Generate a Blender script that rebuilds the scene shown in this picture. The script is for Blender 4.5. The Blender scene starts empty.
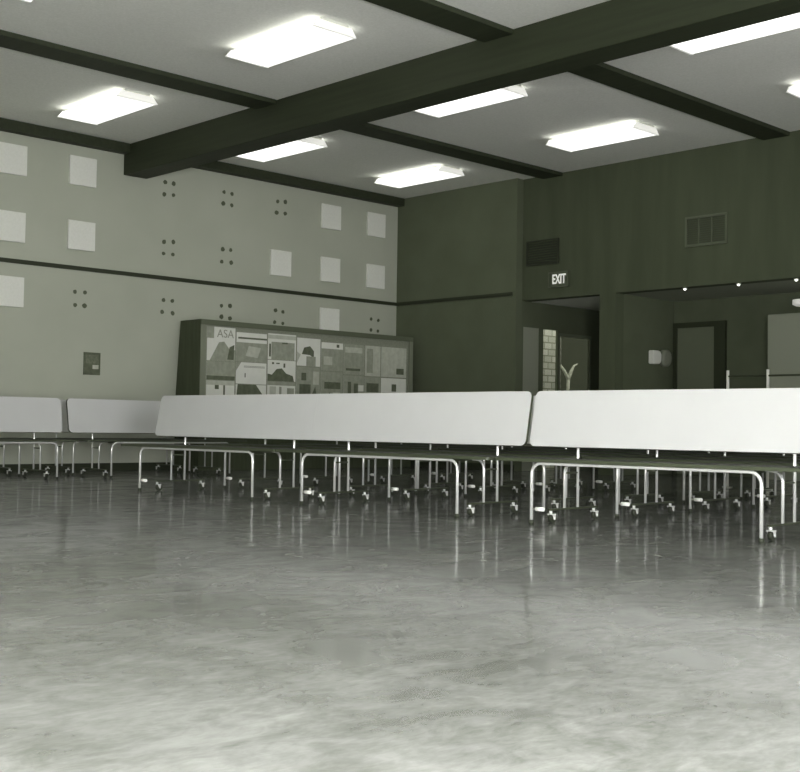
import bpy, bmesh, math, random
from mathutils import Vector, Matrix
random.seed(7)
S = bpy.context.scene
C = S.collection
PI = math.pi

# ------------------------------------------------------------------ materials
def tint(v):
    """neutral reflectance v with the olive cast of the old print"""
    pts = [(0.0, (.80, 1.0, .50)), (.05, (.82, 1.0, .55)), (.25, (.93, 1.0, .76)), (.8, (.985, 1.0, .93)), (1.0, (1, 1, .96))]
    for (a, ca), (b, cb) in zip(pts, pts[1:]):
        if v <= b:
            k = (v - a) / (b - a)
            t = [x + (y - x) * k for x, y in zip(ca, cb)]
            break
    else:
        t = pts[-1][1]
    return (v * t[0], v * t[1], v * t[2], 1)

def mat(name, v, rough=.6, metal=0.0, spec=.5, vary=0.0, scale=6.0, stretch=(1, 1, 1), bump=0.0, bscale=80.0, detail=4.0, tone=None):
    tint_ = (lambda q: (q * tone[0], q * tone[1], q * tone[2], 1)) if tone else tint
    m = bpy.data.materials.new(name); m.use_nodes = True
    nt = m.node_tree; b = nt.nodes['Principled BSDF']
    b.inputs['Roughness'].default_value = rough
    b.inputs['Metallic'].default_value = metal
    b.inputs['Specular IOR Level'].default_value = spec
    tc = nt.nodes.new('ShaderNodeTexCoord')
    if vary > 0:
        mp = nt.nodes.new('ShaderNodeMapping'); mp.inputs['Scale'].default_value = stretch
        n = nt.nodes.new('ShaderNodeTexNoise'); n.inputs['Scale'].default_value = scale; n.inputs['Detail'].default_value = detail
        r = nt.nodes.new('ShaderNodeValToRGB')
        r.color_ramp.elements[0].position = .3; r.color_ramp.elements[1].position = .7
        r.color_ramp.elements[0].color = tint_(max(0, v * (1 - vary))); r.color_ramp.elements[1].color = tint_(v * (1 + vary))
        nt.links.new(tc.outputs['Object'], mp.inputs['Vector']); nt.links.new(mp.outputs['Vector'], n.inputs['Vector'])
        nt.links.new(n.outputs['Fac'], r.inputs['Fac']); nt.links.new(r.outputs['Color'], b.inputs['Base Color'])
    else:
        b.inputs['Base Color'].default_value = tint_(v)
    if bump > 0:
        n2 = nt.nodes.new('ShaderNodeTexNoise'); n2.inputs['Scale'].default_value = bscale; n2.inputs['Detail'].default_value = 3
        bp = nt.nodes.new('ShaderNodeBump'); bp.inputs['Strength'].default_value = bump; bp.inputs['Distance'].default_value = .01
        nt.links.new(tc.outputs['Object'], n2.inputs['Vector']); nt.links.new(n2.outputs['Fac'], bp.inputs['Height'])
        nt.links.new(bp.outputs['Normal'], b.inputs['Normal'])
    return m

def emit(name, col, strength):
    m = bpy.data.materials.new(name); m.use_nodes = True
    b = m.node_tree.nodes['Principled BSDF']
    b.inputs['Base Color'].default_value = (.8, .8, .76, 1)
    b.inputs['Emission Color'].default_value = col
    b.inputs['Emission Strength'].default_value = strength
    return m

def glass_mat(name, v):
    m = bpy.data.materials.new(name); m.use_nodes = True
    nt = m.node_tree; nt.nodes.clear()
    o = nt.nodes.new('ShaderNodeOutputMaterial'); mx = nt.nodes.new('ShaderNodeMixShader')
    t = nt.nodes.new('ShaderNodeBsdfTransparent'); t.inputs['Color'].default_value = (v, v, v * .95, 1)
    g = nt.nodes.new('ShaderNodeBsdfGlossy'); g.inputs['Roughness'].default_value = .03
    mx.inputs[0].default_value = .06; nt.links.new(t.outputs[0], mx.inputs[1]); nt.links.new(g.outputs[0], mx.inputs[2])
    nt.links.new(mx.outputs[0], o.inputs['Surface'])
    return m

def floor_mat():
    m = bpy.data.materials.new('waxed_floor'); m.use_nodes = True
    nt = m.node_tree; b = nt.nodes['Principled BSDF']; L = nt.links
    tc = nt.nodes.new('ShaderNodeTexCoord')
    def noise(scale, detail, st, rot=0.0, dist=0.0):
        mp = nt.nodes.new('ShaderNodeMapping'); mp.inputs['Scale'].default_value = st; mp.inputs['Rotation'].default_value = (0, 0, rot)
        n = nt.nodes.new('ShaderNodeTexNoise'); n.inputs['Scale'].default_value = scale; n.inputs['Detail'].default_value = detail
        n.inputs['Roughness'].default_value = .65; n.inputs['Distortion'].default_value = dist
        L.new(tc.outputs['Object'], mp.inputs['Vector']); L.new(mp.outputs['Vector'], n.inputs['Vector'])
        return n
    n1 = noise(1.1, 5, (1, 1, 1), 0, .6)
    n2 = noise(6, 7, (1.25, .8, 1), math.radians(45), 1.2)
    n3 = noise(30, 4, (1.5, .6, 1), math.radians(45), .6)
    def mth(op, a, bb):
        k = nt.nodes.new('ShaderNodeMath'); k.operation = op
        for i, s in enumerate((a, bb)):
            if isinstance(s, (int, float)): k.inputs[i].default_value = s
            else: L.new(s, k.inputs[i])
        return k.outputs[0]
    s = mth('ADD', mth('ADD', mth('MULTIPLY', n1.outputs['Fac'], .40), mth('MULTIPLY', n2.outputs['Fac'], .38)), mth('MULTIPLY', n3.outputs['Fac'], .22))
    r = nt.nodes.new('ShaderNodeValToRGB')
    r.color_ramp.elements[0].position = .40; r.color_ramp.elements[1].position = .61
    r.color_ramp.elements[0].color = (FLOOR_V * .70 * .95, FLOOR_V * .70, FLOOR_V * .70 * .88, 1); r.color_ramp.elements[1].color = (FLOOR_V * 1.28 * .975, FLOOR_V * 1.28, FLOOR_V * 1.28 * .94, 1)
    L.new(s, r.inputs['Fac'])
    rr = nt.nodes.new('ShaderNodeMapRange')
    rr.inputs['From Min'].default_value = .35; rr.inputs['From Max'].default_value = .65
    rr.inputs['To Min'].default_value = .08; rr.inputs['To Max'].default_value = .14
    L.new(s, rr.inputs['Value'])
    # worn wax: diffuse tile under a thin gloss that strengthens at grazing angles
    df = nt.nodes.new('ShaderNodeBsdfDiffuse'); gl = nt.nodes.new('ShaderNodeBsdfGlossy'); mx = nt.nodes.new('ShaderNodeMixShader')
    L.new(r.outputs['Color'], df.inputs['Color']); L.new(rr.outputs[0], gl.inputs['Roughness'])
    lw = nt.nodes.new('ShaderNodeLayerWeight'); lw.inputs['Blend'].default_value = .5
    fac = mth('ADD', mth('MULTIPLY', mth('POWER', lw.outputs['Facing'], 4.0), .64), .04)
    wear = nt.nodes.new('ShaderNodeMapRange')
    wear.inputs['From Min'].default_value = .38; wear.inputs['From Max'].default_value = .60
    wear.inputs['To Min'].default_value = .70; wear.inputs['To Max'].default_value = 1.25
    n5 = noise(3.2, 6, (1.2, .85, 1), math.radians(45), 1.0)
    L.new(n5.outputs['Fac'], wear.inputs['Value'])
    fac = mth('MULTIPLY', fac, wear.outputs[0])
    L.new(fac, mx.inputs[0]); L.new(df.outputs[0], mx.inputs[1]); L.new(gl.outputs[0], mx.inputs[2])
    out = [n for n in nt.nodes if n.type == 'OUTPUT_MATERIAL'][0]
    g2 = nt.nodes.new('ShaderNodeBsdfGlossy'); g2.inputs['Roughness'].default_value = .26
    mg = nt.nodes.new('ShaderNodeMixShader'); mg.inputs[0].default_value = .28
    L.new(gl.outputs[0], mg.inputs[1]); L.new(g2.outputs[0], mg.inputs[2]); L.new(mg.outputs[0], mx.inputs[2])
    L.new(mx.outputs[0], out.inputs['Surface']); nt.nodes.remove(b)
    bp = nt.nodes.new('ShaderNodeBump'); bp.inputs['Strength'].default_value = .03; bp.inputs['Distance'].default_value = .01
    n4 = noise(5, 3, (1, 1, 1))
    L.new(n4.outputs['Fac'], bp.inputs['Height']); L.new(bp.outputs['Normal'], gl.inputs['Normal'])
    return m

def brick_mat(name, v, vm, sx):
    m = bpy.data.materials.new(name); m.use_nodes = True
    nt = m.node_tree; b = nt.nodes['Principled BSDF']
    tc = nt.nodes.new('ShaderNodeTexCoord'); sp = nt.nodes.new('ShaderNodeSeparateXYZ'); cb = nt.nodes.new('ShaderNodeCombineXYZ')
    br = nt.nodes.new('ShaderNodeTexBrick')
    br.inputs['Color1'].default_value = tint(v); br.inputs['Color2'].default_value = tint(v * .78); br.inputs['Mortar'].default_value = tint(vm)
    br.inputs['Scale'].default_value = 1; br.inputs['Brick Width'].default_value = sx; br.inputs['Row Height'].default_value = sx * .55
    br.inputs['Mortar Size'].default_value = .011
    nt.links.new(tc.outputs['Object'], sp.inputs[0]); nt.links.new(sp.outputs['Y'], cb.inputs['X']); nt.links.new(sp.outputs['Z'], cb.inputs['Y'])
    nt.links.new(cb.outputs[0], br.inputs['Vector']); nt.links.new(br.outputs['Color'], b.inputs['Base Color'])
    b.inputs['Roughness'].default_value = .9
    return m

FLOOR_V = .150
M = {}
M['floor'] = floor_mat()
M['wall'] = mat('painted_wall', .455, .75, vary=.035, scale=1.3, bump=.15, bscale=120, spec=.2)
M['backwall'] = mat('back_wall_paint', .135, .8, vary=.06, scale=2.0, bump=.1, spec=.2)  # darker paint than the left wall
M['darkwall'] = mat('dark_brown_panelling', .095, .7, vary=.10, scale=1.6, stretch=(3, 3, .35), spec=.2)
M['alcove'] = mat('alcove_paint', .12, .75, vary=.06, scale=3, spec=.2)
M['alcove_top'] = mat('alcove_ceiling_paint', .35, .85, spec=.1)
M['ceiling'] = mat('textured_ceiling', .82, .95, vary=.05, scale=45, bump=.35, bscale=160, spec=.1)
M['beam'] = mat('stained_beam', .040, .6, vary=.15, scale=3, stretch=(.3, 6, 6), spec=.25)
M['trim'] = mat('dark_trim', .04, .5, spec=.3)
M['white_lam'] = mat('white_laminate', .55, .38, vary=.012, scale=5, tone=(.985, 1, .985))
M['edge'] = mat('dark_edge_band', .06, .5)
M['seat'] = mat('dark_woodgrain_laminate', .016, .6, vary=.25, scale=5, stretch=(.4, 14, 14), spec=.3)
M['chrome'] = mat('chrome', .95, .22, metal=.5, tone=(.98, 1, .96))
M['dullchrome'] = mat('brushed_steel', .5, .35, metal=1.0)
M['darksteel'] = mat('dark_steel', .10, .45, metal=.6)
M['rubber'] = mat('black_rubber', .03, .6)
M['bumper'] = mat('white_vinyl', .95, .4)
M['tile'] = mat('pale_acoustic_tile', .78, .9, vary=.03, scale=30, bump=.2, spec=.1)
M['glue'] = mat('dark_glue', .11, .9)
M['lamp_metal'] = mat('white_enamel', .75, .45)
M['lamp'] = emit('lit_diffuser', (1, 1, .955, 1), 1.35)
M['lamp_side'] = emit('lit_diffuser_side', (1, 1, .955, 1), 1.7)
M['lamp_dim'] = emit('lit_end_cap', (1, 1, .93, 1), .42)
M['down'] = emit('lit_bulb', (1, 1, .92, 1), 2.5)
M['day'] = emit('daylit_pane', (1, .985, 1.0, 1), 23.5)
M['day_side'] = emit('bright_daylit_pane', (1, .985, 1.0, 1), 58.0)
M['day_fill'] = emit('added_fill_pane', (1, .985, 1.0, 1), 4.5)  # glow of an added, unseen far window that brightens the left side
M['frame_lt'] = mat('grey_aluminium', .4, .4, metal=.5)
M['board_side'] = mat('dark_stained_side', .075, .7, vary=.15, scale=4, stretch=(6, 6, .5), spec=.2)
M['board_frame'] = mat('dull_board_frame', .13, .6)
M['board_stile'] = mat('grey_board_stile', .22, .6)
M['board_face'] = mat('cork_face', .28, .9, vary=.12, scale=40)
M['paper'] = mat('poster_paper', .74, .8, vary=.03, scale=9)
M['ink1'] = mat('poster_mid_ink', .33, .8, vary=.12, scale=14)
M['ink2'] = mat('poster_dark_ink', .13, .8, vary=.2, scale=16)
M['ink3'] = mat('poster_light_ink', .50, .8, vary=.1, scale=14)
M['vent'] = mat('vent_metal', .13, .5)
M['ventdark'] = mat('vent_slat_metal', .07, .7)  # slats in a darker metal than the vent frame
M['grille'] = mat('black_grille', .035, .7)
M['sign'] = mat('sign_box', .09, .5)
M['letter'] = emit('lit_letters', (1, 1, .93, 1), .40)
M['brick'] = brick_mat('pale_block', .85, .38, .20)
M['glass'] = glass_mat('clear_glass', .9)
M['tint'] = glass_mat('smoked_glass', .6)
M['paledoor'] = mat('pale_door_paint', .30, .6)
M['trunk'] = mat('pale_bark', .5, .9, vary=.2, scale=20)
M['soil'] = mat('ground_outside', .10, .95, vary=.2, scale=5)
M['darkout'] = mat('dark_block_outside', .035, .9, vary=.1, scale=3)
M['greypanel'] = mat('grey_panel', .30, .6)
M['greydoor'] = mat('dark_grey_door', .15, .6)
M['whitefix'] = mat('white_porcelain', .75, .35)
M['greyfix'] = mat('grey_fixture', .25, .5)

# ------------------------------------------------------------------ mesh helpers
def box(bm, x0, x1, y0, y1, z0, z1, mi=0):
    vs = [bm.verts.new(p) for p in ((x0, y0, z0), (x1, y0, z0), (x1, y1, z0), (x0, y1, z0), (x0, y0, z1), (x1, y0, z1), (x1, y1, z1), (x0, y1, z1))]
    for f in ((0, 3, 2, 1), (4, 5, 6, 7), (0, 1, 5, 4), (1, 2, 6, 5), (2, 3, 7, 6), (3, 0, 4, 7)):
        bm.faces.new([vs[i] for i in f]).material_index = mi
    return vs

def tube(bm, pts, r, seg=10, mi=0, caps=True):
    pts = [Vector(p) for p in pts]
    rings = []
    n = None
    for i, p in enumerate(pts):
        t = (pts[min(i + 1, len(pts) - 1)] - pts[max(i - 1, 0)]).normalized()
        if n is None:
            n = t.orthogonal().normalized()
        else:
            n = (n - t * n.dot(t)).normalized()
        b = t.cross(n)
        rr = r[i] if isinstance(r, (list, tuple)) else r
        rings.append([bm.verts.new(p + (n * math.cos(2 * PI * k / seg) + b * math.sin(2 * PI * k / seg)) * rr) for k in range(seg)])
    for a, c in zip(rings, rings[1:]):
        for k in range(seg):
            f = bm.faces.new((a[k], a[(k + 1) % seg], c[(k + 1) % seg], c[k])); f.material_index = mi; f.smooth = True
    if caps:
        bm.faces.new(list(reversed(rings[0]))).material_index = mi
        bm.faces.new(rings[-1]).material_index = mi

def prism(bm, poly, d, origin, ux, uy, mi_face=0, mi_side=0):
    """polygon in the ux/uy plane extruded by vector d"""
    o, ux, uy, d = Vector(origin), Vector(ux), Vector(uy), Vector(d)
    a = [bm.verts.new(o + ux * x + uy * y) for x, y in poly]
    b = [bm.verts.new(v.co + d) for v in a]
    bm.faces.new(list(reversed(a))).material_index = mi_face
    bm.faces.new(b).material_index = mi_face
    n = len(a)
    for i in range(n):
        bm.faces.new((a[i], a[(i + 1) % n], b[(i + 1) % n], b[i])).material_index = mi_side

def rrect(x0, x1, y0, y1, rl, rr, n=6):
    out = []
    for cx, cy, a0, r in ((x1 - rr, y1 - rr, 0, rr), (x0 + rl, y1 - rl, 90, rl), (x0 + rl, y0 + rl, 180, rl), (x1 - rr, y0 + rr, 270, rr)):
        if r < 1e-4:
            out.append((cx, cy)); continue
        for k in range(n + 1):
            a = math.radians(a0 + 90 * k / n)
            out.append((cx + r * math.cos(a), cy + r * math.sin(a)))
    return out

def obj(name, bm, mats, parent=None, bevel=0):
    bmesh.ops.recalc_face_normals(bm, faces=bm.faces)
    me = bpy.data.meshes.new(name); bm.to_mesh(me); bm.free()
    for m in (mats if isinstance(mats, (list, tuple)) else [mats]): me.materials.append(m)
    o = bpy.data.objects.new(name, me); C.objects.link(o)
    if parent: o.parent = parent
    if bevel:
        b = o.modifiers.new('bevel', 'BEVEL'); b.width = bevel; b.segments = 2; b.limit_method = 'ANGLE'
    return o

def bx(name, dims, m, parent=None, bevel=0):
    bm = bmesh.new(); box(bm, *dims); return obj(name, bm, m, parent, bevel)

def tag(o, label=None, cat=None, group=None, kind=None):
    if label: o['label'] = label
    if cat: o['category'] = cat
    if group: o['group'] = group
    if kind: o['kind'] = kind
    return o

def thing(name, label, cat, loc=(0, 0, 0), rz=0, group=None):
    o = bpy.data.objects.new(name, None); C.objects.link(o)
    o.location = loc; o.rotation_euler = (0, 0, rz); o.empty_display_size = .1
    return tag(o, label, cat, group)

def struct(name, dims, m, parent=None, bevel=0):
    o = bx(name, dims, m, parent, bevel)
    if parent is None: o['kind'] = 'structure'
    return o

def dup(root, loc, rz, label, group):
    r = root.copy(); C.objects.link(r); r.location = loc; r.rotation_euler = (0, 0, rz)
    tag(r, label, None, group)
    for ch in list(root.children):
        c = ch.copy(); C.objects.link(c); c.parent = r
        for g in list(ch.children):
            d = g.copy(); C.objects.link(d); d.parent = c
    return r

# ------------------------------------------------------------------ room shell
XL, XR, YR, YB, YD, H = -14.5, .8, -.8, 13.95, 14.1, 4.5
struct('floor', (XL - .15, XR + .15, YR - .15, 17.2, -.12, 0), M['floor'])
struct('ceiling', (XL - .15, XR + .15, YR - .15, YD + .2, H, H + .15), M['ceiling'])
WL = struct('wall_left', (XL - .15, XL, YR - .15, YB + .15, 0, H), M['wall'])
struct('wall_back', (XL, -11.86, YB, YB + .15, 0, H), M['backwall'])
# walls behind and right of the camera, with daylight windows; the far right one is added fill
def window_wall(name, along, fixed, lo, hi, spans, z0, z1, inward):
    bm = bmesh.new()
    def b(a0, a1, zz0, zz1):
        f0, f1 = (fixed - .15, fixed) if inward > 0 else (fixed, fixed + .15)
        if along == 'x': box(bm, a0, a1, f0, f1, zz0, zz1)
        else: box(bm, f0, f1, a0, a1, zz0, zz1)
    b(lo, hi, 0, z0); b(lo, hi, z1, H)
    cur = lo
    for s0, s1 in spans:
        b(cur, s0, z0, z1); cur = s1
    b(cur, hi, z0, z1)
    o = obj(name, bm, M['wall']); o['kind'] = 'structure'
wn = [0]
def window(along, fixed, a0, a1, z0, z1, inward, pane='day'):
    wn[0] += 1
    n = f'window_{wn[0]}'
    t = bpy.data.objects.new(n, None); C.objects.link(t); t['kind'] = 'structure'
    def b(bm, p0, p1, q0, q1, d0, d1):
        f = sorted((fixed - inward * d0, fixed - inward * d1))
        if along == 'x': box(bm, p0, p1, f[0], f[1], q0, q1)
        else: box(bm, f[0], f[1], p0, p1, q0, q1)
    bm = bmesh.new()
    w = .05
    b(bm, a0, a1, z0, z0 + w, .02, .10); b(bm, a0, a1, z1 - w, z1, .02, .10)
    k = max(1, round((a1 - a0) / 1.2))
    for i in range(k + 1):
        x = a0 + (a1 - a0 - w) * i / k
        b(bm, x, x + w, z0 + w, z1 - w, .02, .10)
    obj('window_frame', bm, M['frame_lt'], t)
    bm = bmesh.new(); b(bm, a0 + .01, a1 - .01, z0 + .01, z1 - .01, .11, .12)
    obj('pane', bm, M[pane], t)
sp1 = [(-2.5, -.3)]
sp2 = [(.3, 2.5), (7.6, 12.4)]  # second span is the added window lighting the left wall and benches
WZ0, WZ1 = .05, 2.05
window_wall('wall_rear', 'x', YR, XL, XR, sp1, WZ0, WZ1, 1)
window_wall('wall_right', 'y', XR, YR, YB, sp2, WZ0, WZ1, -1)
for s in sp1: window('x', YR, s[0], s[1], WZ0, WZ1, 1)
for s in sp2: window('y', XR, s[0], s[1], WZ0, WZ1, -1, 'day_side' if s[0] < 5 else 'day_fill')

# dark back wall: bulkhead over the exit corridor and the serving alcove
HD = 2.62
bm = bmesh.new()
box(bm, -11.86, XR, YD, YD + .2, HD, H)
box(bm, -10.40, -10.12, YD, YD + .2, 0, HD)
o = obj('wall_back_dark', bm, M['darkwall']); o['kind'] = 'structure'
# alcove
bm = bmesh.new()
box(bm, -10.12, XR, 15.6, 15.75, 0, HD)
o = obj('wall_alcove', bm, M['alcove']); o['kind'] = 'structure'
struct('ceiling_alcove', (-10.4, XR, YD + .2, 15.75, HD, HD + .1), M['alcove_top'])
# corridor to the exit
bm = bmesh.new()
CX = -11.86
for y0, y1, z0, z1 in ((YB + .15, 14.13, 0, HD), (14.13, 14.62, 2.22, HD), (14.51, 14.62, 0, 2.22), (14.62, 14.98, 2.22, HD), (14.98, 15.01, 0, HD), (15.01, 15.86, 2.18, HD), (15.86, 17.2, 0, HD)):
    box(bm, CX - .04, CX, y0, y1, z0, z1)
o = obj('wall_corridor', bm, M['alcove']); o['kind'] = 'structure'
struct('wall_corridor_end', (CX, -10.12, 17.05, 17.2, 0, HD), M['alcove'])
struct('wall_corridor_side', (-10.4, -10.12, YD + .2, 17.05, 0, HD), M['alcove'])
struct('ceiling_corridor', (CX - .12, -10.4, YD + .2, 17.2, HD, HD + .1), M['ceiling'])

# ceiling: one deep beam, flat ribs, wall strips
struct('ceiling_beam', (XL, XR, 8.66, 9.03, 4.085, H), M['beam'], bevel=.008)
for i, x in enumerate((-11.47, -7.81, -4.15, -.49)):
    struct(f'trim_{i + 1}', (x, x + .37, YR, 8.66, H - .05, H), M['beam'])
    struct(f'trim_{i + 5}', (x, x + .37, 9.03, YB if x < -11.9 else YD, H - .05, H), M['beam'])
struct('trim_9', (XL, XL + .16, YR, 8.66, H - .13, H), M['beam'])
struct('trim_10', (XL, XL + .16, 9.03, YB, H - .13, H), M['beam'])
struct('trim_11', (XL, XL + .025, YR, YB, 2.69, 2.745), M['trim'])
struct('trim_12', (XL + .025, -11.93, YB - .025, YB, 2.69, 2.745), M['trim'])
struct('baseboard_left', (XL, XL + .02, YR, YB, 0, .10), M['trim'])
struct('baseboard_back', (XL + .02, -11.86, YB - .02, YB, 0, .10), M['trim'])

# glue spots where tiles came off
for y, z in ((9.41, 4.01), (10.43, 4.01), (11.44, 4.02), (9.41, 3.155), (10.43, 3.155), (9.42, 2.32), (10.43, 2.32), (11.44, 2.32), (8.04, 2.31), (13.45, 2.33)):
    bm = bmesh.new()
    for dy in (-.078, .078):
        for dz in (-.087, .087):
            yy, zz = y + dy + random.uniform(-.01, .01), z + dz + random.uniform(-.01, .01)
            r = random.uniform(.026, .036)
            poly = [(r * random.uniform(.85, 1.15) * math.cos(2 * PI * k / 12), r * random.uniform(.85, 1.15) * math.sin(2 * PI * k / 12)) for k in range(12)]
            prism(bm, poly, (.006, 0, 0), (XL, yy, zz), (0, 1, 0), (0, 0, 1))
    obj('glue_spots', bm, M['glue'], WL)

# acoustic tiles
def ac_tile(y, z, label):
    bm = bmesh.new(); box(bm, 0, .035, -.20, .20, -.195, .195)
    o = obj('acoustic_tile', bm, M['tile'], bevel=.006); o.location = (XL, y, z)
    tag(o, label, 'wall tile', 'pale square acoustic tiles on the left wall')
ac_tile(7.02, 4.03, 'pale square acoustic tile at the far left edge, topmost of its column of three')
ac_tile(7.02, 3.16, 'pale square acoustic tile at the far left edge, just above the dark wall line')
ac_tile(7.02, 2.32, 'pale square acoustic tile at the far left edge, below the dark wall line')
ac_tile(8.03, 4.03, 'pale square acoustic tile left of the beam end, upper of a pair')
ac_tile(8.03, 3.16, 'pale square acoustic tile left of the beam end, lower of a pair')
ac_tile(11.44, 3.15, 'lone pale square acoustic tile with glue spots above and below it')
ac_tile(12.45, 4.0, 'pale square acoustic tile, top of the full column right of the lone tile')
ac_tile(12.45, 3.15, 'pale square acoustic tile, middle of the full column, above the dark wall line')
ac_tile(12.45, 2.335, 'pale square acoustic tile just above the poster board, below the dark wall line')
ac_tile(13.44, 4.0, 'pale square acoustic tile nearest the wall corner, upper of two')
ac_tile(13.44, 3.14, 'pale square acoustic tile nearest the wall corner, lower of two')

# small dark framed notice
t = thing('framed_notice', 'small dark framed notice hung on the left wall above the benches', 'picture', (XL, 8.235, 1.445))
bm = bmesh.new()
for a in ((-.122, .122, .135, .152), (-.122, .122, -.152, -.135), (-.122, -.108, -.135, .135), (.108, .122, -.135, .135)):
    box(bm, 0, .022, a[0], a[1], a[2], a[3])
obj('frame', bm, M['ink2'], t)
bm = bmesh.new(); box(bm, 0, .012, -.108, .108, -.135, .135, 0)
box(bm, .012, .014, .01, .10, -.07, -.015, 1); box(bm, .012, .014, -.09, .10, .0, .12, 2)
obj('print', bm, [M['ink2'], M['ink3'], mat('notice_ink', .16, .8, vary=.3, scale=30)], t)

# ------------------------------------------------------------------ ceiling lamps
def lamp_meshes():
    L, W = .70, .265
    a = bmesh.new(); box(a, -L, L, -W * .62, W * .62, -.035, 0)
    b = bmesh.new()
    prof = [(-W + .07, -.03), (W - .07, -.03), (W, -.10), (.035, -.108), (0, -.102), (-.035, -.108), (-W, -.10)]
    prism(b, prof, (2 * L - .06, 0, 0), (-L + .03, 0, 0), (0, 1, 0), (0, 0, 1))
    b.faces.ensure_lookup_table()
    for f in b.faces:
        ys = [abs(v.co.y) for v in f.verts]
        if len(f.verts) == 4 and min(ys) > W * .5: f.material_index = 1
    ends = []
    for s in (-1, 1):
        e = bmesh.new()
        p2 = [(-W + .06, -.025), (W - .06, -.025), (W + .008, -.105), (-W - .008, -.105)]
        prism(e, p2, (.03, 0, 0), (-L if s < 0 else L - .03, 0, 0), (0, 1, 0), (0, 0, 1))
        ends.append(e)
    return a, b, ends
a, b, ends = lamp_meshes()
lamps = [(-12.7, 7.33, 'lit fluorescent ceiling lamp near the left wall, before the deep beam'),
         (-9.21, 7.33, 'large lit fluorescent ceiling lamp nearest the camera, before the deep beam'),
         (-9.21, 4.66, 'lit fluorescent lamp just entering the top left corner of the picture'),
         (-12.83, 10.07, 'lit fluorescent lamp just past the beam, nearest the left wall'),
         (-9.29, 10.0, 'lit fluorescent lamp half hidden behind the beam, middle of the row'),
         (-5.76, 9.96, 'thin lit fluorescent lamp past the beam at the upper right edge'),
         (-12.72, 12.66, 'small lit fluorescent lamp deep in the room above the wall corner'),
         (-9.22, 12.50, 'lit fluorescent lamp in front of the dark back wall, middle bay'),
         (-5.72, 12.35, 'lit fluorescent lamp tip at the right edge by the dark wall')]
grp = 'fluorescent ceiling lamps'
p0 = thing('ceiling_lamp', lamps[0][2], 'ceiling lamp', (lamps[0][0], lamps[0][1], H), 0, grp)
obj('housing', a, M['lamp_metal'], p0); obj('diffuser', b, [M['lamp'], M['lamp_side']], p0)
for e in ends: obj('end_cap', e, M['lamp_dim'], p0)
for x, y, lab in lamps[1:]: dup(p0, (x, y, H), 0, lab, grp)

# ------------------------------------------------------------------ benches
ROWGAP = 1.0
ROT = math.radians(2.1)
def bar_caster(parent, x, y):
    bm = bmesh.new()
    tube(bm, [(x, y, .085), (x, y, .062)], .012, 10, 0)
    box(bm, x - .024, x + .024, y - .006, y + .030, .056, .064, 0)
    for s in (-1, 1):
        prism(bm, [(-.006, .06), (.030, .06), (.026, .022), (.012, .022)], (.003, 0, 0), (x + s * .02 - .0015, y, 0), (0, 1, 0), (0, 0, 1), 0, 0)
    tube(bm, [(x - .013, y + .018, .034), (x + .013, y + .018, .034)], .034, 18, 1)
    tube(bm, [(x - .025, y + .018, .034), (x + .025, y + .018, .034)], .006, 8, 0)
    return obj('caster', bm, [M['chrome'], M['rubber']], parent)

def arc_frame(x0, x1, y, z0, z1, r, rad):
    pts = [(x0, y, z0), (x0, y, z1 - rad)]
    for k in range(1, 7):
        a = PI - (PI / 2) * k / 6
        pts.append((x0 + rad + rad * math.cos(a), y, z1 - rad + rad * math.sin(a)))
    for k in range(0, 7):
        a = PI / 2 - (PI / 2) * k / 6
        pts.append((x1 - rad + rad * math.cos(a), y, z1 - rad + rad * math.sin(a)))
    pts.append((x1, y, z0))
    bm = bmesh.new(); tube(bm, pts, r, 12)
    return bm

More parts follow.
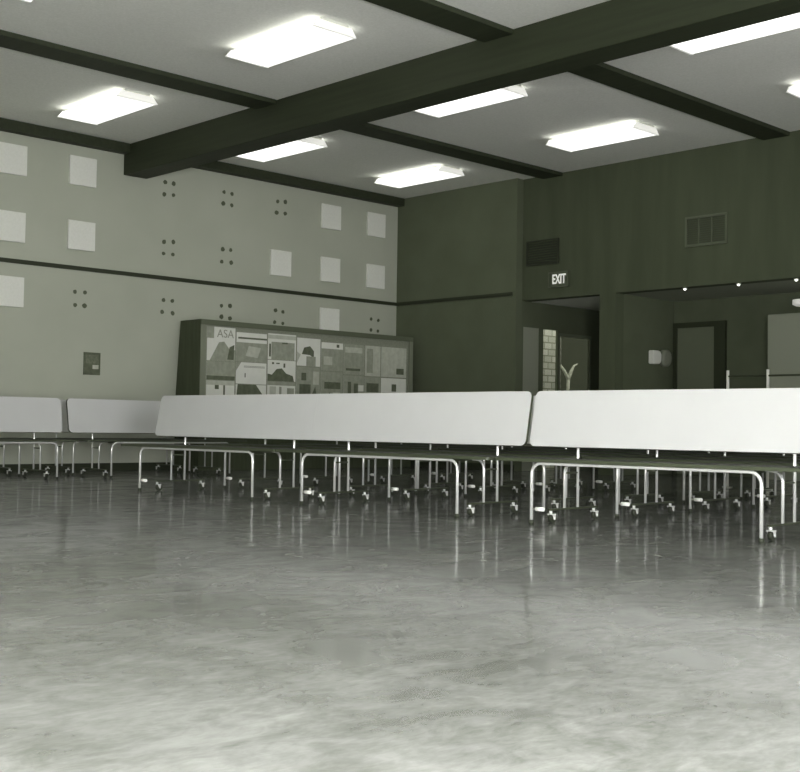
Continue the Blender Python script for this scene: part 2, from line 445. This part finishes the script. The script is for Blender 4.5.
def leaf(t, cx, xa, xb, rl, rr, bump=True):
    """one half of a bench: front legs on y=0, seat, tilted backrest; cx = middle of the leg frame, xa..xb = top extents"""
    # backrest
    B0, B1 = Vector((0, .387, .529)), Vector((0, .466, .935))
    up = (B1 - B0); hgt = up.length; up.normalize()
    nrm = Vector((0, up.z, -up.y))
    bm = bmesh.new(); prism(bm, rrect(xa, xb, 0, hgt, rl, rr), nrm * .026, B0, (1, 0, 0), up, 0, 1)
    bm.faces.ensure_lookup_table()
    big = [f for f in bm.faces if len(f.verts) > 4 or f.calc_area() > .5]
    for f in bm.faces:
        if f not in big and ((rl == 0 and max(abs(v.co.x - xa) for v in f.verts) < 1e-4) or (rr == 0 and max(abs(v.co.x - xb) for v in f.verts) < 1e-4)): f.material_index = 0
    if rl and rr:
        bmesh.ops.inset_individual(bm, faces=big, thickness=.007, use_even_offset=True)
        bm.faces.ensure_lookup_table()
        for f in bm.faces:
            if f not in big: f.material_index = 1
    obj('backrest', bm, [M['white_lam'], M['edge']], t, .002)
    # seat
    bm = bmesh.new(); prism(bm, rrect(xa + .01, xb - .01, -.028, .355, min(rl, .03), min(rr, .03)), (0, 0, .024), (0, 0, .4275), (1, 0, 0), (0, 1, 0), 0, 1)
    obj('seat', bm, [M['seat'], M['edge']], t, .003)
    fr = obj('front_leg_frame', arc_frame(cx - .852, cx + .852, 0, .012, .418, .0115, .075), M['chrome'], t)
    for s in (-1, 1):
        bm = bmesh.new(); tube(bm, [(cx + s * .852, 0, 0), (cx + s * .852, 0, .028)], .0175, 12)
        obj('foot_cap', bm, M['rubber'], fr)
    obj('rear_leg_frame', arc_frame(cx - .82, cx + .82, .34, .092, .418, .0105, .075), M['chrome'], t)
    for s in (-1, 1):
        x = cx + s * .82
        bm = bmesh.new(); tube(bm, [(x, .50, .092), (x, .50, .80)], .0105, 12)
        box(bm, x - .025, x + .025, .422, .51, .575, .60); box(bm, x - .025, x + .025, .458, .51, .76, .785)
        obj('back_post', bm, M['chrome'], t)
        bm = bmesh.new(); tube(bm, [(x, .34, .345), (x, .50, .345)], .007, 8)
        obj('brace', bm, M['darksteel'], t)
        bm = bmesh.new(); box(bm, x - .016, x + .016, .16, .74, .086, .098)
        cb = obj('caster_bar', bm, M['darksteel'], t, .004)
        bar_caster(cb, x, .18); bar_caster(cb, x, .70)
    if bump:
        bm = bmesh.new(); tube(bm, [(cx - .852, 0, .105), (cx - .79, 0, .105)], .006, 8)
        bp = obj('bumper_rod', bm, M['dullchrome'], t)
        bm = bmesh.new(); tube(bm, [(cx - .812, 0, .105), (cx - .748, 0, .105)], .0145, 14)
        obj('bumper', bm, M['bumper'], bp)
    # cross rail under the seat
    for x in (cx - .7, cx + .7):
        bm = bmesh.new(); tube(bm, [(x, 0, .415), (x, .34, .415)], .010, 8)
        obj('seat_rail', bm, M['darksteel'], t)

def long_bench(name, loc, xs, cxs, label, group):
    t = thing(name, label, 'bench', loc, ROT, group)
    for i, cx in enumerate(cxs):
        leaf(t, cx, xs[i][0], xs[i][1], .045 if i == 0 else 0, .045 if i == len(cxs) - 1 else 0)
    return t
gb = 'white-backed folding benches parked in rows'
Y1 = 6.40
# left unit: leaves C and B ; right unit: leaves A and A2 (local x measured from the joint at x=-5.634)
JX = -5.634
uL = long_bench('folding_bench', (JX, Y1, 0), [(-4.72, -2.3652), (-2.3648, -.018)], [-3.537, -1.189],
                'long white-backed folding bench in front, spanning the middle of the picture', gb)
uR = long_bench('folding_bench', (JX, Y1, 0), [(.018, 2.3635), (2.3665, 4.72)], [1.195, 3.543],
                'front white-backed folding bench running out of the right edge of the picture', gb)
ordn = ['second', 'third', 'fourth', 'fifth']
for k in range(1, 5):
    dup(uL, (JX, Y1 + ROWGAP * k, 0), ROT, f'{ordn[k - 1]} folding bench from the front, behind the long middle bench, showing chrome legs', gb)
    dup(uR, (JX, Y1 + ROWGAP * k, 0), ROT, f'{ordn[k - 1]} folding bench from the front, behind the right-hand bench, showing chrome legs', gb)
# single benches along the left wall
gl = 'short white-backed benches along the left wall'
s0 = thing('short_bench', 'white-backed short bench cut off by the left edge, near row by the left wall', 'bench', (-12.46, 5.82, 0), PI / 2, gl)
leaf(s0, 0, -1.195, 1.125, .05, .05, bump=False)
dup(s0, (-12.46, 8.22, 0), PI / 2, 'white-backed short bench by the left wall, just left of the long middle bench', gl)
dup(s0, (-13.34, 5.80, 0), PI / 2, 'short bench nearest the left wall at the left edge, mostly hidden by another bench', gl)
dup(s0, (-13.34, 8.21, 0), PI / 2, 'short bench nearest the left wall below the small notice, mostly hidden by another', gl)

# ------------------------------------------------------------------ poster board cabinet
XB = -13.9
t = thing('display_cabinet', 'tall dark display cabinet with a poster board face against the left wall', 'display board', (XB, 11.65, 0))
bm = bmesh.new()
prism(bm, [(0, 0), (-.595, 0), (-.595, 1.0), (-.50, 2.12), (0, 2.12)], (0, .04, 0), (0, -2.07, 0), (1, 0, 0), (0, 0, 1))
obj('side_panel', bm, M['board_side'], t)
bm = bmesh.new()
prism(bm, [(0, 0), (-.595, 0), (-.595, 1.0), (-.50, 2.12), (0, 2.12)], (0, .04, 0), (0, 2.06, 0), (1, 0, 0), (0, 0, 1))
obj('side_panel', bm, M['board_side'], t)
bx('top_panel', (-.50, 0, -2.03, 2.06, 2.085, 2.12), M['board_frame'], t)
bx('board_face', (-.06, -.03, -2.03, 2.06, .75, 2.085), M['board_face'], t)
bx('lower_panel', (-.06, 0, -2.03, 2.06, 0, .75), M['board_side'], t)
bm = bmesh.new()
box(bm, 0, .02, -2.07, 2.10, 2.045, 2.12)
obj('top_rail', bm, M['board_frame'], t)
for y in (-2.07, 2.02):
    bx('stile', (0, .018, y, y + .08, .70, 2.045), M['board_stile'], t)
bx('bottom_rail', (0, .018, -1.99, 2.02, .70, .75), M['board_frame'], t)

def poster(y0, y1, z0, z1, shapes, label, text=None):
    """shapes: list of (material index, polygon in 0..1 sheet coordinates)"""
    bm = bmesh.new()
    w, h = y1 - y0, z1 - z0
    box(bm, -.003, 0, 0, w, 0, h, 0)
    for i, (mi, poly) in enumerate(shapes):
        prism(bm, [(x * w, y * h) for x, y in poly], (.0012 + .0006 * i, 0, 0), (0, 0, 0), (0, 1, 0), (0, 0, 1), mi, mi)
    o = obj('poster', bm, [M['paper'], M['ink1'], M['ink2'], M['ink3']])
    o.location = (XB - .026, y0, z0)
    tag(o, label, 'poster', 'posters pinned on the display cabinet')
    if text:
        cu = bpy.data.curves.new('lettering', 'FONT'); cu.body = text; cu.size = h * .34; cu.extrude = .001
        tmp = bpy.data.objects.new('lettering', cu); C.objects.link(tmp)
        dg = bpy.context.evaluated_depsgraph_get()
        me = bpy.data.meshes.new_from_object(tmp.evaluated_get(dg)); bpy.data.objects.remove(tmp)
        me.materials.clear(); me.materials.append(M['ink1'])
        lo = bpy.data.objects.new('lettering', me); C.objects.link(lo); lo.parent = o
        lo.rotation_euler = (PI / 2, 0, PI / 2); lo.location = (.0035, w * .34, h * .70)
R4 = lambda a, b, c, d: [(a, c), (b, c), (b, d), (a, d)]
lines = lambda z, n, a=.12, b=.88: [(2, R4(a, b, z - .05 * k, z - .05 * k + .018)) for k in range(n)]
cols = [-1.95, -1.44, -.87, -.32, .16, .62, 1.07, 1.42, 2.00]
yb = 11.65
def Y(i): return yb + cols[i]
g_ = .012
def P(c, z0, z1, shapes, label, text=None): poster(Y(c) + g_, Y(c + 1) - g_, z0, z1, shapes, label, text)
P(0, 1.55, 2.03, [(1, R4(0, .24, .66, 1)), (1, [(.10, 0), (1, 0), (1, .35), (.85, .3), (.6, .58), (.42, .55)]), (2, [(.72, .05), (.95, .05), (.97, .5), (.8, .42)])], 'white lettered poster over dark hills in the upper left corner of the board', 'ASA')
P(0, 1.28, 1.54, [(1, R4(0, 1, 0, 1)), (2, R4(0, 1, 0, .22))], 'plain mid-grey poster sheet second down in the leftmost board column')
P(0, .95, 1.27, [(3, R4(0, 1, .8, 1)), (2, R4(.3, .44, .62, .8)), (2, R4(.6, .66, .3, .8)), (2, R4(.1, .9, .25, .27))], 'pale worksheet poster at the lower left corner of the board')
P(1, 1.56, 1.98, [(1, R4(0, 1, 0, .66)), (2, R4(.05, 1, .78, .84)), (3, [(.3, .2), (.7, .15), (.8, .5), (.4, .55)])], 'grey photograph poster with two white bands on top, second column of the board')
P(1, 1.24, 1.55, lines(.82, 2, .25, .95) + [(2, R4(.28, .31, .3, .5)), (1, [(0, .6), (.16, 1), (0, 1)])], 'white typed sheet above the dark roof picture')
P(1, .92, 1.23, [(2, [(.02, .42), (.95, .42), (.66, 1), (.06, 1)]), (2, R4(.10, .32, .12, .28)), (2, R4(.62, .86, .10, .26))], 'house picture with a dark roof and two small windows')
P(2, 1.62, 2.00, [(1, R4(.12, .95, 0, .68)), (3, R4(.0, 1, .80, .95)), (2, R4(.04, .10, .1, .6)), (2, R4(.5, .7, .62, .68))], 'grey poster with a narrow white strip at its left, third board column')
P(2, 1.30, 1.61, [(2, [(0, 0), (.95, 0), (.9, .28), (.66, .38), (.5, .62), (.32, .58), (.15, .3), (0, .34)]), (2, R4(.15, .22, .8, .9)), (2, R4(.3, .42, .82, .88)), (2, R4(.56, .62, .66, .86))], 'white poster with a dark hill shape in the third board column')
P(2, .94, 1.29, [(1, R4(0, 1, .85, 1)), (3, R4(.08, .3, .1, .8)), (1, R4(.42, .5, .1, .8)), (1, R4(.7, .95, .2, .75))], 'pale striped poster low in the third board column')
P(3, 1.55, 1.97, [(2, [(.2, .42), (.3, .66), (.55, .72), (.72, .55), (.72, .3), (.55, .4)]), (1, R4(.4, .8, 0, .35)), (3, [(0, .1), (.15, .4), (0, .5)])], 'white poster with a dark arched figure, fourth board column')
P(3, .96, 1.53, [(1, R4(0, 1, 0, 1)), (2, R4(.12, .6, .25, .55)), (2, [(.5, .05), (.9, .1), (.8, .5)]), (3, R4(.7, .95, .55, .9)), (2, R4(.2, .4, .65, .85))], 'busy dark collage low in the fourth board column')
P(4, 1.50, 1.93, [(1, R4(0, 1, 0, .78)), (3, R4(.1, .5, .2, .5)), (2, R4(.70, .82, .84, .95))], 'grey poster with a white top edge, fifth board column')
P(4, .96, 1.48, [(1, R4(0, 1, 0, 1)), (2, [(.1, .0), (.6, .02), (.4, .4)]), (2, R4(.15, .9, .5, .7)), (3, R4(.55, .9, .1, .4))], 'mottled dark collage low in the fifth board column')
P(5, 1.46, 1.93, [(1, R4(0, 1, 0, 1)), (3, R4(.05, .9, .72, .9)), (2, R4(.1, .8, .12, .2))], 'plain grey poster in the sixth board column')
P(5, .96, 1.44, [(1, R4(0, 1, .0, 1)), (2, R4(.2, .36, .3, .8)), (2, R4(.5, .7, .2, .75)), (0, R4(.72, .98, .5, .7)), (3, R4(.0, .2, .1, .4))], 'collage with dark upright figures low in the sixth board column')
P(6, 1.45, 1.93, [(3, R4(0, 1, 0, 1)), (1, R4(.1, .5, .1, .9))], 'narrow pale grey poster in the seventh board column')
P(6, .96, 1.43, [(1, R4(0, 1, 0, 1)), (2, R4(.1, .9, .5, .8)), (3, R4(.2, .8, .1, .4))], 'narrow dark banded poster low in the seventh board column')
P(7, 1.45, 1.93, [(3, R4(0, 1, 0, 1)), (2, R4(.6, .9, .1, .3))], 'wide pale grey poster at the upper right end of the board')
P(7, .96, 1.43, [(3, R4(0, .3, 0, .5)), (2, R4(.42, .6, .55, .8)), (1, [(0, .0), (1, 0), (.9, .25), (.5, .38), (.1, .2)])], 'white poster with one dark spot at the lower right end of the board')

# ------------------------------------------------------------------ back wall fittings
# vent
t = thing('vent_grille', 'pale-framed rectangular air vent high on the dark back wall', 'vent', (-8.64, YD, 3.365))
bm = bmesh.new()
for a in ((-.32, .32, .175, .205), (-.32, .32, -.205, -.175), (-.32, -.292, -.175, .175), (.292, .32, -.175, .175)):
    box(bm, a[0], a[1], -.03, 0, a[2], a[3])
for x in (-.11, .09): box(bm, x - .008, x + .008, -.025, 0, -.175, .175)
obj('frame', bm, M['vent'], t)
bm = bmesh.new()
for k in range(12):
    z = -.17 + k * .0295
    box(bm, -.292, .292, -.014, -.002, z, z + .014)
obj('slats', bm, M['ventdark'], t)
# dark grille
t = thing('wall_grille', 'black louvred grille above the exit sign on the dark wall', 'vent', (-11.46, YD, 3.33))
bm = bmesh.new()
for a in ((-.31, .31, .17, .19), (-.31, .31, -.19, -.17), (-.31, -.29, -.17, .17), (.29, .31, -.17, .17)):
    box(bm, a[0], a[1], -.03, 0, a[2], a[3])
obj('frame', bm, M['grille'], t)
bm = bmesh.new()
for k in range(9):
    z = -.165 + k * .037
    prism(bm, [(0, z), (-.02, z - .004), (-.02, z + .004), (0, z + .026)], (.58, 0, 0), (-.29, 0, 0), (0, 1, 0), (0, 0, 1))
obj('slats', bm, M['grille'], t)
# exit sign
t = thing('exit_sign', 'small lit EXIT sign on the dark wall over the doorway', 'sign', (-11.13, YD, 2.89))
bx('sign_box', (-.183, .183, -.05, 0, -.115, .115), M['sign'], t, .006)
bm = bmesh.new()
for a in ((-.183, .183, .10, .115), (-.183, .183, -.115, -.10), (-.183, -.168, -.10, .10), (.168, .183, -.10, .10)):
    box(bm, a[0], a[1], -.058, -.05, a[2], a[3])
obj('rim', bm, M['vent'], t)
cu = bpy.data.curves.new('letters', 'FONT'); cu.body = 'EXIT'; cu.size = .20; cu.extrude = .003; cu.align_x = 'CENTER'; cu.align_y = 'CENTER'; cu.offset = .004
tmp = bpy.data.objects.new('letters', cu); C.objects.link(tmp)
me = bpy.data.meshes.new_from_object(tmp.evaluated_get(bpy.context.evaluated_depsgraph_get())); bpy.data.objects.remove(tmp)
me.materials.clear(); me.materials.append(M['letter'])
lo = bpy.data.objects.new('letters', me); C.objects.link(lo); lo.parent = t; lo.rotation_euler = (PI / 2, 0, 0); lo.location = (.02, -.054, -.003); lo.scale = (.62, 1, 1)
# downlights under the bulkhead
labs = ['tiny recessed downlight under the bulkhead, left one below the pale air vent', 'tiny recessed downlight under the bulkhead, second from the exit doorway', 'tiny recessed downlight under the bulkhead at the right edge']
for x, lab in zip((-9.03, -8.21, -7.39), labs):
    t = thing('downlight', lab, 'downlight', (x, 14.19, HD), 0, 'downlights under the bulkhead')
    bm = bmesh.new(); tube(bm, [(0, 0, 0), (0, 0, -.012)], .036, 16); obj('trim_ring', bm, M['dullchrome'], t)
    bm = bmesh.new(); tube(bm, [(0, 0, -.012), (0, 0, -.026), (0, 0, -.034)], [.020, .018, .008], 14); obj('bulb', bm, M['down'], t)
# alcove door, panel, wall fixture, drum lamp
t = thing('alcove_door', 'dark grey flush door in the back of the unlit serving alcove', 'door', (-9.68, 15.6, 0)); t['kind'] = 'structure'
bx('leaf', (-.35, .29, -.03, 0, .01, 2.2), M['greydoor'], t)
bm = bmesh.new(); box(bm, -.41, -.35, -.06, 0, 0, 2.28); box(bm, .29, .47, -.06, 0, 0, 2.28); box(bm, -.35, .29, -.06, 0, 2.2, 2.28)
obj('door_frame', bm, M['trim'], t)
bm = bmesh.new(); tube(bm, [(.20, -.03, 1.0), (.20, -.07, 1.0), (.20, -.09, 1.0)], [.012, .014, .028], 12); obj('knob', bm, M['dullchrome'], t)
t = thing('tall_cupboard', 'tall pale grey cupboard at the right end of the dark alcove', 'cupboard', (-7.735, 15.59, 0))
bx('body', (-.57, .9, -.45, 0, 0, 2.28), M['greypanel'], t, .006)
for x0, x1 in ((-.56, .16), (.17, .89)): bx('door_leaf', (x0, x1, -.47, -.45, .08, 2.26), M['greypanel'], t, .004)
t = thing('wall_fixture', 'small white rounded wall fixture with a grey side on the dark alcove wall', 'wall fixture', (-10.12, 15.03, 1.74))
bm = bmesh.new()
prism(bm, rrect(-.10, .12, -.10, .10, .02, .07), (.09, 0, 0), (0, 0, 0), (0, 1, 0), (0, 0, 1))
obj('cover', bm, M['whitefix'], t, .015)
bm = bmesh.new(); tube(bm, [(0, .30, 0), (.06, .30, 0), (.085, .30, 0)], [.13, .13, .09], 22); obj('grey_disc', bm, M['greyfix'], t)  # plain grey disc beside the white cover
t = thing('drum_lamp', 'pale drum lamp hanging in the alcove at the right edge', 'ceiling lamp', (-7.40, 14.45, HD))
bm = bmesh.new(); tube(bm, [(0, 0, 0), (0, 0, -.03)], .07, 20); tube(bm, [(0, 0, -.03), (0, 0, -.25)], .008, 8); obj('mount', bm, M['dullchrome'], t)
bm = bmesh.new(); tube(bm, [(0, 0, -.25), (0, 0, -.31), (0, 0, -.33)], [.16, .16, .12], 28); obj('shade', bm, emit('lit_drum_shade', (1, 1, .92, 1), .22), t)
# guard rail
t = thing('guard_rail', 'bright steel guard rail standing before the serving alcove', 'railing', (-7.11, 12.5, 0))
for x in (-.256, .256, 1.3):
    bm = bmesh.new(); tube(bm, [(x, 0, .01), (x, 0, 1.37)], .017, 12)
    po = obj('post', bm, M['whitefix'], t)
    bm = bmesh.new(); tube(bm, [(x, 0, 0), (x, 0, .012)], .06, 18); obj('base_plate', bm, M['dullchrome'], po)
for z in (1.30, .72):
    bm = bmesh.new(); tube(bm, [(-.256, 0, z), (1.3, 0, z)], .012, 10); obj('rail', bm, M['darksteel'], t)

# ------------------------------------------------------------------ exit corridor fittings and the outdoors behind it
t = bpy.data.objects.new('door_1', None); C.objects.link(t); t['kind'] = 'structure'
bx('leaf', (CX - .04, CX - .005, 14.13, 14.51, 0, 2.22), M['paledoor'], t)
t = bpy.data.objects.new('window_5', None); C.objects.link(t); t['kind'] = 'structure'
bx('pane', (CX - .035, CX - .03, 14.62, 14.98, .0, 2.22), M['glass'], t)
t = bpy.data.objects.new('door_2', None); C.objects.link(t); t['kind'] = 'structure'
bm = bmesh.new()
for a in ((15.01, 15.86, 2.13, 2.18), (15.01, 15.86, 0, .2), (15.01, 15.04, .2, 2.13), (15.82, 15.86, .2, 2.13)):
    box(bm, CX - .04, CX, a[0], a[1], a[2], a[3])
obj('door_frame', bm, M['greydoor'], t)
bx('pane', (CX - .025, CX - .02, 15.04, 15.82, .2, 2.13), M['tint'], t)
bm = bmesh.new(); tube(bm, [(CX - .02, 15.12, 1.0), (CX + .04, 15.12, 1.0), (CX + .04, 15.74, 1.0), (CX - .02, 15.74, 1.0)], .014, 10)
obj('push_bar', bm, M['dullchrome'], t)
struct('ground_outside', (-26, CX - .12, YB + .15, 30, -.12, -.01), M['soil'])
o = bx('block_wall', (-12.75, -12.55, 14.9, 15.95, -.01, 3.6), M['brick'])
tag(o, 'sunlit pale block wall seen through the narrow corridor window', 'wall', None, 'structure')
o = bx('yard_wall', (-15.2, -15.0, 16.0, 24, -.01, 4.2), M['darkout'])
tag(o, 'dark wall closing the yard beyond the glass exit door', 'wall', None, 'structure')
t = thing('forked_sapling', 'pale forked sapling trunk seen through the glass exit door', 'tree', (-13.5, 17.35, -.01))
bm = bmesh.new(); tube(bm, [(0, 0, 0), (.01, -.01, .8), (.0, .01, 1.3), (.02, 0, 1.62)], [.034, .030, .026, .030], 12); obj('trunk', bm, M['trunk'], t)
bm = bmesh.new(); tube(bm, [(.02, 0, 1.58), (-.02, -.09, 1.74), (-.04, -.21, 1.86), (-.05, -.27, 1.96), (-.04, -.23, 2.10)], [.034, .026, .022, .02, .012], 10); obj('branch', bm, M['trunk'], t)
bm = bmesh.new(); tube(bm, [(.02, 0, 1.58), (.02, .08, 1.72), (.0, .19, 1.83), (.0, .30, 1.87)], [.034, .028, .016, .007], 10); obj('branch', bm, M['trunk'], t)

# ------------------------------------------------------------------ world, camera
w = bpy.data.worlds.new('sky'); S.world = w; w.use_nodes = True
bg = w.node_tree.nodes['Background']; bg.inputs['Color'].default_value = (1, 1, .95, 1); bg.inputs['Strength'].default_value = 3.4

yaw, pit, rol = math.radians(-45.8796), math.radians(1.93176), math.radians(.83574)
F = Vector((math.sin(yaw) * math.cos(pit), math.cos(yaw) * math.cos(pit), math.sin(pit)))
r0 = Vector((math.cos(yaw), -math.sin(yaw), 0)); u0 = r0.cross(F)
R = math.cos(rol) * r0 + math.sin(rol) * u0
U = math.cos(rol) * u0 - math.sin(rol) * r0
cam = bpy.data.cameras.new('camera'); co = bpy.data.objects.new('camera', cam); C.objects.link(co)
mt = Matrix((R, U, -F)).transposed().to_4x4(); mt.translation = (0, 0, .66)
co.matrix_world = mt
cam.sensor_width = 36; cam.lens = 1193.15 / 800 * 36; cam.clip_start = .05
S.camera = co
S.view_settings.view_transform = 'Standard'; S.view_settings.look = 'None'
S.view_settings.gamma = 1; S.view_settings.exposure = .09
S.view_settings.use_curve_mapping = False
S.cycles.max_bounces = 8; S.cycles.diffuse_bounces = 5
